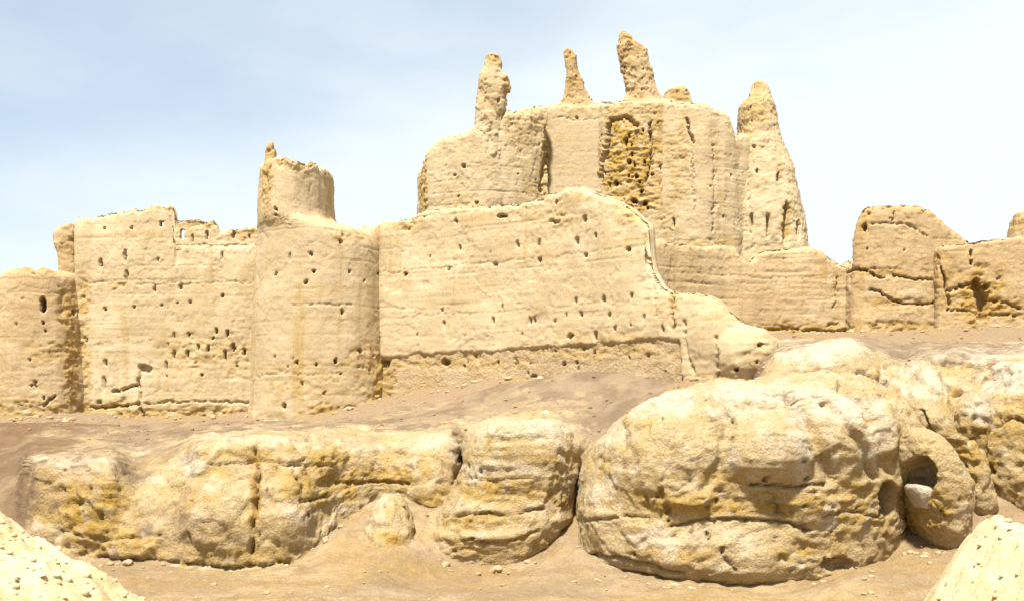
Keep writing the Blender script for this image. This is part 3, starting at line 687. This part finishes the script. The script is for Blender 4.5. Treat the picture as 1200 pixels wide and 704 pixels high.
# ------------------------------------------------------------------ walls on the right
t = thing('back_wall', 'low shaded wall with a dipping top below the keep', 'wall', at(870, 392, 73))
wall('wall_body', [(735, 68), (790, 70.5), (850, 72.5), (920, 73), (1000, 73)],
     [(735, 274), (760, 277), (790, 284), (830, 289), (855, 287), (863, 289), (870, 300), (880, 305), (888, 298), (897, 293), (920, 290), (948, 287), (962, 293), (975, 303), (986, 310), (1000, 313)],
     [(735, 410), (1000, 410)], M_adobe2, t, thick=1.5, batter=0.05, rag=0.12, rnd=0.4, course=2.2, amp=0.9,
     holes=pits(770, 990, 300, 380, 14, 31, 1.0, .2), zones=[(870, 300, 20, 8, .3), (930, 384, 80, 7, .8), (980, 350, 5, 40, .35)],
     cracks=[([(981, 325), (980, 345), (976, 365)], 1.2, .2), ([(800, 320), (900, 326), (980, 322)], .8, .06), ([(900, 384), (940, 387), (1000, 388)], 1.5, .25)])
t = thing('ruined_bastion', 'humped ruin cut by long dark cracks at the right', 'bastion', at(1060, 388, 72))
wall('wall_body', [(984, 75), (990, 73.2), (1002, 71.6), (1030, 71), (1080, 70.8), (1120, 71), (1140, 71.5)],
     [(984, 308), (997, 307), (998.5, 285), (999, 262), (1002, 250), (1010, 243), (1022, 238), (1034, 236), (1059, 239), (1078, 240), (1090, 244), (1100, 251), (1109, 259), (1119, 267), (1131, 277), (1140, 281)],
     [(984, 408), (1140, 405)], M_adobe2, t, thick=4.0, batter=0.02, rnd=0.5, rag=0.2, amp=1.2,
     holes=[(1013, 266, 3, 5, .5)] + pits(1005, 1100, 245, 380, 20, 33, 1.3, .25),
     cracks=[([(987, 321), (997, 316), (1008, 315), (1020, 320), (1031, 325), (1038, 324)], 1.8, .6), ([(1050, 323), (1068, 325), (1087, 327)], 1.7, .5), ([(1087, 327), (1106, 329)], 1.2, .3),
             ([(1020, 338), (1032, 343), (1047, 352), (1062, 356), (1075, 357), (1090, 354), (1105, 352)], 1.7, .5), ([(1022, 262), (1060, 262), (1088, 276)], 1.6, .2), ([(1050, 242), (1045, 258)], 1.6, .2)],
     zones=[(1012, 255, 12, 22, .5), (1040, 240, 50, 6, .5), (1030, 320, 40, 7, .6), (1060, 354, 40, 6, .6), (1050, 382, 70, 8, .8)])
t = thing('curtain_wall', 'low flat topped wall with a jagged dark breach near the right edge', 'wall', at(1150, 385, 70))
wall('wall_body', [(1094, 71), (1100, 70), (1150, 69.6), (1200, 69.4), (1270, 69), (1480, 70)], [(1094, 289), (1110, 287), (1133, 284), (1150, 281), (1200, 277), (1270, 274), (1400, 282), (1480, 330)], [(1094, 400), (1480, 415)], M_adobe2, t,
     thick=1.4, batter=0.02, rag=0.08, rnd=0.3,
     holes=[(1139, 297, 2.2, 5, .7), (1138.5, 307, 2, 4, .6), (1146, 340, 7, 10, 1.1), (1153, 352, 7, 13, 1.15), (1150, 368, 5, 9, 1.1), (1145, 330, 4, 5, .7), (1157, 336, 4, 4, .5), (1126, 334, 3, 2.4, .5)],
     cracks=[([(1097, 300), (1103, 318), (1109, 334), (1112, 362)], 2.2, .6), ([(1112, 340), (1128, 336), (1143, 332)], 2, .4), ([(1160, 352), (1178, 356), (1196, 360)], 2, .4), ([(1115, 362), (1140, 366)], 1.6, .3),
             ([(1160, 368), (1190, 369)], 1.6, .3)],
     zones=[(1150, 345, 30, 34, 1.0), (1105, 330, 14, 40, .5), (1180, 362, 30, 14, .7), (1125, 350, 18, 24, .6)])
t = mass('round_turret', [(248, 1194, 1212), (251, 1189, 1220), (258, 1186, 1226), (268, 1184, 1229), (280, 1182, 1232), (330, 1180, 1236), (400, 1178, 1238)], 76, M_adobe2, depth=1.4, n=2.2, dpow=0.5, zones=[(1195, 262, 14, 12, .6)])
tag(t, 'rounded turret stub just showing behind the wall at the right edge', 'turret')

# ------------------------------------------------------------------ mudstone outcrops below the walls
RK = dict(strata=0.35, rockamp=0.6, amp=0.8)
def outcrop(label, rows, d, **kw):
    k = dict(RK); k.update(kw)
    k.setdefault('mat', M_rock)
    o = mass('mudstone_outcrop', rows, d, **k)
    return tag(o, label, 'outcrop', 'mudstone outcrops below the walls')

def bank(name, keys, mat, res=0.09, zones=(), cracks=(), bumps=(), holes=(), crust=()):  # crust: zones where sunlight is painted pale into the colour
    """an eroded earth bank: for each photo column the profile runs from its buried foot up the face, over the brow and back up the slope"""
    ku = np.array([k[0] for k in keys], float); kr = np.array([k[1] for k in keys], float)
    kp = np.array([k[2] for k in keys], float)                       # (n, 6, 2) distance, row
    foot = kp[:, :1].copy(); foot[..., 0] -= 0.1; foot[..., 1] += 36
    end = kp[:, -1:].copy(); end[..., 0] += 1.5; end[..., 1] += 22
    kp = np.concatenate([foot, kp, end], 1)
    n = int((ku[-1] - ku[0]) / F * 50 / res)
    u = np.linspace(ku[0], ku[-1], n)
    w = max(3, int(0.55 / res)) | 1
    ker = np.hanning(w + 2)[1:-1]; ker /= ker.sum()
    sm = lambda a: np.convolve(np.concatenate([np.full(w // 2, a[0]), a, np.full(w // 2, a[-1])]), ker, 'valid')
    K = np.stack([np.stack([sm(np.interp(u, ku, kp[:, i, c])) for c in (0, 1)], -1) for i in range(kp.shape[1])], 0)   # (8, n, 2)
    r = sm(np.interp(u, ku, kr))
    C = np.stack([(u - 600) / F * K[..., 0], K[..., 0], zpix(K[..., 1], K[..., 0])], -1)
    seg = np.linalg.norm(np.diff(C, axis=0), axis=-1).mean(1)
    rows = []; tpos = []
    for i in range(len(C) - 1):                                      # Catmull-Rom along the profile
        p0, p1, p2, p3 = C[max(i - 1, 0)], C[i], C[i + 1], C[min(i + 2, len(C) - 1)]
        m = max(int(seg[i] / (res if i < 5 else res * 1.6)), 4)
        for k in range(m):
            t_ = k / m
            rows.append(0.5 * (2 * p1 + (p2 - p0) * t_ + (2 * p0 - 5 * p1 + 4 * p2 - p3) * t_ ** 2 + (3 * p1 - p0 - 3 * p2 + p3) * t_ ** 3)); tpos.append(i + t_)
    P = np.array(rows); tp = np.array(tpos)
    N = grid_normals(P, False)
    U, V = proj(P)
    D, Rg = features(P, U, V, holes, cracks, zones, bumps)
    rk = np.interp(tp, [0, 1, 3.4, 4.3, 5.2, 6.4, 7], [1, 1, 1, 0.75, 0.34, 0.14, 0])[:, None] * r[None]
    wob = fbm(P, 0.35, 5, 0.6, seed=91)
    rk = np.clip(rk + 1.25 * wob * np.sqrt(np.maximum(rk * (1.15 - rk), 0)), 0, 1)
    disp = rk * (rock_relief(P, N, 0.75, 0.6) + 0.6 * Rg * broken(P) + D) \
        + (1 - rk) * (0.22 * pn(P, [0.4] * 3, 82) + 0.16 * (0.25 - np.abs(pn(P, [0.8] * 3, 83))) + 0.08 * pn(P, [2.2] * 3, 84) + 0.045 * pn(P, [5.0] * 3, 85))
    P = P + N * disp[..., None]
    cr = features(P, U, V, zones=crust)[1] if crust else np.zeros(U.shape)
    sp = smooth(fbm(P, 0.42, 5, 0.6, seed=23, st=(1, 1, 1.25)), 0.10, 0.16)
    return mesh_obj(name, P, quads_of(*P.shape[:2]).reshape(-1, 4), mat, attrs={'bare': Rg * rk, 'spall': sp, 'soil': 1 - rk, 'crust': cr, 'earth': (1 - 0.8 * rk) * smooth(U + 60 * wob, 230, 40) * smooth(V + 30 * wob, 640, 560)})  # 'crust' holds the painted sunlight, not a real crust
o = bank('mudstone_bank', [
    (-230, 0.0, [(52, 690), (54, 650), (56, 620), (59, 590), (62, 560), (66, 540)]),
    (-70, 0.0, [(51, 635), (53, 600), (55, 570), (58, 540), (61, 515), (65, 496)]),
    (-20, 0.0, [(50, 640), (52, 602), (54, 570), (57, 540), (61, 515), (65, 495)]),
    (22, 0.1, [(49.4, 645), (51, 605), (53, 570), (55.5, 545), (60, 518), (65, 495)]),
    (36, 0.8, [(48.7, 642), (49.1, 602), (49.5, 567), (50.6, 543), (56, 527), (65, 495)]),
    (70, 1.0, [(48.2, 650), (48.4, 605), (48.8, 563), (49.9, 535), (56, 524), (65, 495)]),
    (130, 1.0, [(47.6, 660), (47.8, 610), (48.3, 567), (49.4, 535), (56, 521), (65, 496)]),
    (162, 0.75, [(47.4, 663), (47.8, 618), (48.9, 582), (51.2, 550), (56, 526), (65.5, 499)]),
    (200, 0.8, [(47.2, 666), (47.6, 615), (48.6, 575), (50.4, 542), (56, 515), (66, 496)]),
    (235, 1.0, [(47.0, 668), (47.2, 610), (47.8, 560), (49.2, 521), (55.5, 508), (66, 495)]),
    (290, 1.0, [(46.9, 670), (47.2, 608), (47.8, 550), (49.5, 509), (56, 502), (65, 494)]),
    (340, 1.0, [(47.0, 664), (47.3, 604), (47.9, 550), (49.8, 507), (56, 501), (63.5, 494)]),
    (374, 1.0, [(47.8, 644), (48.2, 596), (48.8, 548), (50.4, 507), (56, 500), (63, 494)]),
    (400, 1.0, [(49.3, 604), (49.6, 575), (50.0, 545), (51.4, 510), (56, 499), (63, 492)]),
    (440, 1.0, [(50.6, 582), (50.7, 562), (51.0, 540), (52.4, 511), (57, 499), (63.5, 486)]),
    (470, 1.0, [(50.3, 589), (50.4, 562), (50.8, 538), (52.1, 510), (57, 496), (65, 474)]),
    (500, 1.0, [(49.3, 612), (49.6, 576), (50.0, 545), (51.5, 509), (57, 492), (65, 468)]),
    (528, 1.0, [(49.4, 608), (49.8, 576), (50.3, 545), (51.5, 510), (57, 488), (64.5, 464)]),
    (541, 0.8, [(51.6, 585), (52.2, 560), (52.8, 535), (54.0, 508), (57, 487), (64.5, 462)]),
    (600, 0.8, [(50.5, 600), (51.0, 560), (51.6, 525), (53.0, 496), (57, 478), (63, 448)]),
    (672, 0.8, [(50.0, 610), (50.4, 570), (51.0, 530), (52.6, 500), (56, 472), (60, 438)]),
    (700, 0.3, [(50.0, 610), (50.6, 570), (51.4, 530), (52.8, 500), (55.5, 470), (59, 437)]),
    (740, 0.0, [(49.0, 610), (49.8, 570), (50.6, 530), (52.0, 490), (54.5, 464), (57.5, 440)]),
    (840, 0.0, [(48.0, 640), (49.0, 600), (50.0, 550), (51.0, 500), (52.5, 464), (54, 455)])], M_rock,
    cracks=[([(60, 620), (120, 632), (190, 628)], 2.5, .2), ([(299, 525), (303, 560), (300, 600), (297, 645)], 3.0, .4), ([(245, 545), (300, 540), (390, 545)], 2.5, .2), ([(350, 588), (385, 580)], 3, .3), ([(400, 566), (440, 562), (480, 566)], 3, .3),
            ([(110, 654), (160, 656), (230, 660), (280, 665), (340, 658)], 3, .35)],
    bumps=[(252, 605, 48, 48, .55), (95, 590, 50, 45, .35), (340, 600, 34, 50, .45), (150, 640, 34, 20, .3), (505, 560, 34, 50, .45), (385, 540, 24, 24, .3), (430, 535, 30, 20, .25)],
    zones=[(100, 595, 60, 36, .9), (130, 635, 60, 22, .8), (220, 585, 50, 20, .4), (190, 645, 60, 14, .5), (370, 560, 50, 30, .8), (300, 570, 8, 50, .9), (330, 530, 80, 12, .5), (290, 650, 90, 12, .6), (510, 590, 30, 24, .8), (450, 555, 60, 12, .8), (255, 555, 20, 10, .7)],
    crust=[(90, 540, 50, 12, .8), (225, 545, 16, 12, .9), (340, 515, 40, 6, .5), (270, 515, 40, 10, .5), (510, 520, 30, 12, .6)],  # sun on the brow of the bank, put into the colour
    holes=pits(60, 440, 510, 650, 60, 42, 2.2, .22))
tag(o, 'long eroded mud bank with ochre stains running below the left walls and round tower', 'bank', None, 'thing')
outcrop('banded rounded outcrop in the middle split off by a dark cleft', [(492, 585, 650), (496, 566, 662), (505, 553, 671), (520, 546, 676), (541, 540, 680), (565, 534, 681), (600, 517, 675), (628, 508, 655), (648, 503, 638), (660, 516, 612), (670, 540, 585), (684, 545, 575)], 50.5,
        depth=4.3, n=3.4, seed=14, dpow=0.3, strata=0.7, rockamp=0.5, crust=[(610, 500, 60, 14, .6), (590, 548, 60, 8, .5)], cracks=[([(536, 560), (580, 563), (625, 558)], 2.2, .12), ([(522, 604), (560, 601), (600, 604), (640, 594)], 2.4, .25), ([(540, 632), (590, 636), (630, 622)], 2.2, .14)],  # painted_sun zones colour in the light on top and band
        zones=[(580, 575, 60, 16, .8), (660, 570, 18, 40, .7), (560, 610, 50, 10, .8), (590, 640, 60, 14, .5)], holes=pits(530, 670, 510, 650, 26, 44, 2.2, .22))
outcrop('huge domed boulder outcrop with an overhanging lip at right centre', [(440, 970, 990), (443, 900, 1000), (447, 850, 1010), (454, 806, 1024), (464, 766, 1040), (478, 742, 1054), (494, 725, 1064), (522, 697, 1072), (550, 685, 1068), (580, 684, 1054), (612, 680, 1050), (638, 677, 1050), (655, 690, 1038), (668, 740, 1010), (682, 800, 960), (700, 840, 930)], 46.5,
        depth=5.2, n=2.7, seed=16, dpow=0.45, rockamp=0.5, strata=0.3, res=0.075, crust=[(775, 472, 60, 16, .9), (900, 458, 90, 12, .9), (935, 510, 16, 50, .9), (985, 480, 40, 30, .9), (720, 510, 22, 20, .6), (850, 480, 60, 10, .6), (1020, 500, 20, 40, .7), (800, 632, 80, 12, .5)],  # bright sun on dome, ridge and lip is painted as pale patches
        cracks=[([(785, 618), (820, 609), (870, 606), (925, 612), (952, 622)], 2.2, .3), ([(690, 612), (730, 604), (760, 606)], 2, .2), ([(965, 604), (1000, 600), (1035, 606)], 2, .2), ([(812, 615), (808, 650)], 2, .2), ([(905, 618), (915, 655)], 2, .2), ([(858, 492), (858, 520), (850, 540), (836, 554)], 2.6, .3), ([(690, 650), (740, 660), (800, 668)], 3, .3),
                ([(732, 500), (735, 530)], 3, .25), ([(838, 462), (852, 500), (848, 530), (826, 572)], 9, .25), ([(925, 462), (950, 505), (972, 560)], 9, .3), ([(990, 450), (1022, 500), (1042, 550)], 8, .3), ([(775, 575), (780, 600)], 5, .25), ([(905, 575), (912, 600)], 5, .3), ([(966, 470), (1000, 515), (1025, 560)], 7, .3), ([(880, 567), (930, 570), (968, 568)], 2.5, .35), ([(845, 640), (848, 656), (862, 664)], 2, .25)],
        bumps=[(903, 528, 58, 48, 1.0), (850, 650, 112, 36, .5), (800, 590, 50, 14, .2), (700, 600, 20, 40, .3), (990, 510, 40, 50, .5), (775, 530, 62, 62, .5), (1035, 510, 22, 40, .4), (800, 580, 40, 22, .3), (950, 590, 40, 24, .3)],
        holes=[(1042, 584, 10, 20, 3.2), (985, 664, 20, 9, .5)] + pits(700, 1040, 460, 650, 70, 45, 2.2, .2),
        zones=[(860, 587, 160, 15, .85), (800, 640, 60, 16, .5), (940, 650, 40, 20, .8), (735, 520, 8, 24, .7), (1000, 600, 50, 40, .6), (830, 560, 60, 12, .5)])
o = outcrop('small pierced rock beside the huge boulder with a cave', [(500, 1046, 1074), (508, 1040, 1090), (524, 1038, 1106), (540, 1042, 1118), (560, 1050, 1127), (590, 1056, 1129), (612, 1062, 1126), (632, 1078, 1122), (648, 1092, 1116)], 43.2,
        depth=2.6, n=2.6, seed=17, dpow=0.5, rockamp=0.35, strata=0.4, res=0.06, holes=[(1077, 558, 20, 24, 2.4)], zones=[(1095, 590, 30, 40, .8), (1070, 600, 20, 20, .8)])
mass('added_sunlit_floor', [(566, 1064, 1074), (569, 1061, 1090), (575, 1062, 1094), (583, 1066, 1092), (594, 1072, 1088)], 42.0, M_rock, o, depth=0.9, n=2.2, amp=0.6, rockamp=0.2, crust=[(1078, 572, 40, 40, 1.0)])  # added lump, painted pale to stand for the sunlit floor of the hole
outcrop('small ochre knob half buried in the talus left of the middle outcrop', [(584, 448, 462), (592, 440, 470), (606, 434, 478), (628, 428, 485), (650, 425, 488), (666, 432, 484), (682, 440, 478)], 47.0, lean=0.35, depth=1.5, n=2.2, seed=23, dpow=0.5, rockamp=0.5, strata=0.3, crust=(),
        zones=[(455, 645, 34, 30, .9)], cracks=[([(428, 650), (450, 655), (470, 650)], 2.4, .3)])
outcrop('narrow leaning slab behind the pierced rock', [(468, 1062, 1078), (478, 1056, 1092), (495, 1060, 1110), (520, 1080, 1134), (545, 1098, 1148), (575, 1110, 1156), (595, 1122, 1156), (608, 1132, 1152)], 45.2,
        depth=1.8, n=2.6, seed=18, dpow=0.5, rockamp=0.5, strata=0.5, zones=[(1125, 540, 30, 50, .9)], cracks=[([(1080, 480), (1100, 520), (1122, 560)], 3, .4)])
o = bank('mudstone_bank', [
    (872, 0.6, [(50, 580), (50.5, 540), (51, 505), (52.0, 482), (55, 468), (62, 440)]),
    (890, 0.8, [(50, 545), (50.5, 500), (51, 470), (52.0, 446), (55, 430), (62, 408)]),
    (910, 1.0, [(50, 530), (50.5, 485), (51, 453), (52.0, 424), (55, 409), (62, 398)]),
    (935, 1.0, [(50, 530), (50.4, 485), (51, 448), (52.3, 416), (56, 404), (62, 398)]),
    (975, 1.0, [(50, 525), (50.3, 482), (50.8, 442), (52.4, 406), (56, 397), (63, 397)]),
    (1003, 1.0, [(50, 525), (50.3, 485), (50.8, 442), (52.5, 406), (56, 396), (63, 396)]),
    (1030, 1.0, [(49, 540), (50, 490), (51, 452), (53, 426), (57, 413), (63, 399)]),
    (1060, 0.9, [(47, 560), (49, 505), (51, 465), (53.5, 434), (57, 421), (63, 402)]),
    (1085, 1.0, [(46, 570), (48.5, 505), (50.5, 460), (52, 428), (55, 414), (62, 402)]),
    (1120, 1.0, [(45.5, 570), (48, 505), (50, 455), (51, 421), (54, 408), (62, 402)]),
    (1180, 1.0, [(45.5, 580), (48, 500), (50, 450), (51, 424), (54, 411), (62, 402)]),
    (1240, 1.0, [(45.5, 580), (48, 500), (50, 450), (51, 424), (54, 412), (62, 402)]),
    (1320, 1.0, [(45.5, 580), (48, 500), (50, 450), (51, 424), (54, 412), (62, 402)]),
    (1480, 0.7, [(45.5, 600), (48, 530), (50, 480), (51, 450), (54, 435), (62, 420)])], M_rock,
    cracks=[([(1085, 424), (1120, 424), (1170, 422), (1205, 424)], 3.2, .6), ([(1118, 472), (1160, 456), (1200, 450)], 3, .5), ([(1005, 438), (1040, 452), (1070, 476)], 3, .4), ([(1040, 435), (1070, 470), (1100, 510)], 5, .3), ([(1100, 440), (1110, 480), (1125, 520)], 4, .3)],
    bumps=[(1110, 470, 26, 30, .4), (975, 430, 40, 20, .3)],
    zones=[(970, 437, 24, 8, .7), (1030, 443, 26, 12, .8), (1130, 427, 50, 6, .8), (1115, 478, 20, 12, .8), (1090, 500, 30, 20, .5)],
    crust=[(960, 412, 60, 18, .9), (1000, 404, 40, 16, .9), (1150, 412, 90, 10, .9), (1075, 450, 40, 30, .8), (1180, 440, 50, 14, .6)])  # sun glare on the shelf top, painted pale
tag(o, 'pale rock shelf reaching from behind the huge boulder to the right edge', 'bank', None, 'thing')
outcrop('steep ochre outcrop cut off by the right edge', [(424, 1190, 1290), (430, 1180, 1320), (442, 1168, 1340), (460, 1148, 1350), (480, 1134, 1356), (500, 1126, 1360), (530, 1122, 1360), (560, 1126, 1360), (585, 1138, 1360), (605, 1156, 1360), (630, 1170, 1360)], 47.4,
        depth=4.0, n=2.7, seed=21, dpow=0.4, rockamp=0.7, crust=[(1185, 440, 40, 24, 1.0), (1150, 475, 22, 22, .8)], zones=[(1150, 520, 40, 50, .9), (1190, 500, 30, 60, .6), (1115, 478, 20, 12, .5)], cracks=[([(1170, 500), (1185, 490), (1200, 492)], 2.5, .3)])  # pale zones paint sunlight on the top of this outcrop
# ------------------------------------------------------------------ pale mounds near the camera
MOUNDS = []
def mound(crest, d, x0, x1, seed, k=1.0):
    """heap of pale rubble: crest line seen at distance d, easing down towards the viewer, steep behind"""
    xs = np.arange(x0, x1, 0.045); ys = np.arange(d - 8.5, d + 5, 0.045)
    X, Y = np.meshgrid(xs, ys)
    A = np.stack([X, Y, np.zeros(X.shape)], -1)
    Yc = d + 0.9 * pn(A * [1, 0, 0], [0.35] * 3, seed)
    zc = zpix(ip(crest, 600 + F * X / d), d)
    w = Y - Yc
    Z = zc - np.where(w < 0, 0.10 * np.abs(w) ** 1.35, 0.55 * np.abs(w) ** 1.3)
    Z = Z + 0.16 * pn(A, [0.6] * 3, seed + 1) + k * (0.13 * (0.3 - np.abs(pn(A, [1.3] * 3, seed + 2))) + 0.07 * pn(A, [3.1] * 3, seed + 3) \
        + 0.05 * smooth(pn(A, [4.3] * 3, seed + 4), 0.05, 0.25) + 0.035 * pn(A, [8.0] * 3, seed + 5) + 0.02 * pn(A, [14.0] * 3, seed + 6))
    MOUNDS.append((xs, ys, Z))
    o = mesh_obj('gravel_mound', np.stack([X, Y, Z], -1), quads_of(len(ys), len(xs)).reshape(-1, 4), M_gravel,
                 attrs={'bare': 0.5 * smooth(pn(A, [0.9] * 3, seed + 7), 0.0, 0.3), 'spall': np.zeros(Z.shape)})
    return tag(o, kind='structure')
mound([(-700, 420), (-300, 510), (-100, 558), (0, 598), (40, 625), (84, 650), (122, 672), (158, 702), (260, 790), (420, 930)], 16.5, -13.0, -3.0, 30.0)
mound([(950, 930), (1050, 790), (1090, 712), (1113, 671), (1130, 648), (1143, 626), (1154, 610), (1170, 609), (1200, 626), (1300, 650), (1600, 700)], 18.5, 5.2, 13.0, 31.0, 0.85)

# ------------------------------------------------------------------ loose stones and clods
def stones(name, n, area, size, mat, seed, surf=None):
    g = np.random.default_rng(seed)
    ico = bpy.data.meshes.new('tmp')
    import bmesh
    bm = bmesh.new(); bmesh.ops.create_icosphere(bm, subdivisions=2, radius=1.0)
    bv = np.array([v.co[:] for v in bm.verts]); bf = np.array([[v.index for v in f.verts] for f in bm.faces]); bm.free()
    VV, FF = [], []
    for k in range(n):
        x, y = area(g)
        r = size[0] * (size[1] / size[0]) ** (g.random() ** 2.2)
        v = bv * (1 + 0.4 * pn(bv, [0.9] * 3, seed + k * 0.37)[:, None]) * (r * g.uniform(0.7, 1.3, 3) * [1, 1, 0.7])
        a = g.uniform(0, 6.28); c, s = math.cos(a), math.sin(a)
        v = np.stack([v[:, 0] * c - v[:, 1] * s, v[:, 0] * s + v[:, 1] * c, v[:, 2]], 1)
        z = sheight(surf, x, y) if surf else gheight(x, y)
        VV.append(v + [x, y, z + r * 0.2]); FF.append(bf + k * len(bv))
    V_ = np.concatenate(VV); F_ = np.concatenate(FF)
    me = bpy.data.meshes.new(name)
    me.from_pydata(V_.tolist(), [], F_.tolist())
    for at_n in ('bare', 'spall'):
        me.attributes.new(at_n, 'FLOAT', 'POINT')
    me.materials.append(mat)
    o = bpy.data.objects.new(name, me); COL.objects.link(o)
    return o

def gheight(x, y):
    i = int(np.clip(np.searchsorted(gx, x), 1, len(gx) - 1)); j = int(np.clip(np.searchsorted(gy, y), 1, len(gy) - 1))
    return float(GZ[j, i])

def sheight(surf, x, y):
    xs, ys, Z = surf
    return float(Z[int(np.clip(np.searchsorted(ys, y), 0, len(ys) - 1)), int(np.clip(np.searchsorted(xs, x), 0, len(xs) - 1))])

def gully(g):
    d = g.uniform(36, 47); u = g.uniform(120, 1150)
    return (u - 600) / F * d, d
def slope(g):
    d = g.uniform(47, 68); u = g.uniform(-10, 1210)
    return (u - 600) / F * d, d
def mound_left(g):
    d = g.uniform(12.5, 16.8); return g.uniform(-10.0, -4.5), d
def mound_right(g):
    d = g.uniform(14.0, 18.8); return g.uniform(6.2, 11.0), d
tag(stones('gravel', 1500, mound_left, (0.012, 0.075), M_gravel, 5, MOUNDS[0]), 'coarse gravel strewn over the pale mound at the lower left', 'gravel', kind='stuff')
tag(stones('gravel', 500, mound_right, (0.012, 0.06), M_gravel, 6, MOUNDS[1]), 'coarse gravel strewn over the pale mound at the lower right', 'gravel', kind='stuff')
tag(stones('loose_stones', 170, gully, (0.025, 0.13), M_adobe2, 3), 'small pale stones scattered over the gully floor', 'stones', kind='stuff')

FEET = [[(0, 66), (90, 66.5)], [(96, 69.3), (298, 69.3)], [(300, 66.6), (340, 65.6), (400, 65.6), (450, 67.2)], [(460, 67.8), (600, 63.9), (760, 58.2)], [(790, 54.2), (900, 54.2)],
        [(900, 72), (1000, 71)], [(1000, 70), (1200, 68.6)], [(70, 48), (250, 46.7), (340, 46.8), (380, 48), (400, 49)], [(510, 46.2), (600, 46), (650, 47)], [(690, 43), (800, 41.2), (950, 41.2), (1040, 43)], [(1060, 41), (1120, 41)]]
def feet(g):
    p = FEET[g.integers(len(FEET))]
    k = g.integers(len(p) - 1); a = g.random()
    u = p[k][0] * (1 - a) + p[k + 1][0] * a; d = p[k][1] * (1 - a) + p[k + 1][1] * a
    d -= abs(g.normal()) * 0.55 - 0.1
    return (u - 600) / F * d, d
bpy.context.view_layer.update()
DG = bpy.context.evaluated_depsgraph_get()
def drop(x, y):
    hit = scene.ray_cast(DG, (x, y, 60.0), (0, 0, -1))
    g0 = ground_at(x, y)
    return hit[1].z if hit[0] and hit[1].z < g0 + 1.7 else -9.0
ground_at = gheight
gheight = drop
tag(stones('fallen_rubble', 700, feet, (0.025, 0.22), M_adobe2, 9), 'crumbled lumps of mud lying along the feet of walls and outcrops', 'rubble', kind='stuff')
tag(stones('earth_clods', 1300, slope, (0.02, 0.13), M_soil, 4), 'small brown clods scattered on the slopes under the walls', 'clods', kind='stuff')
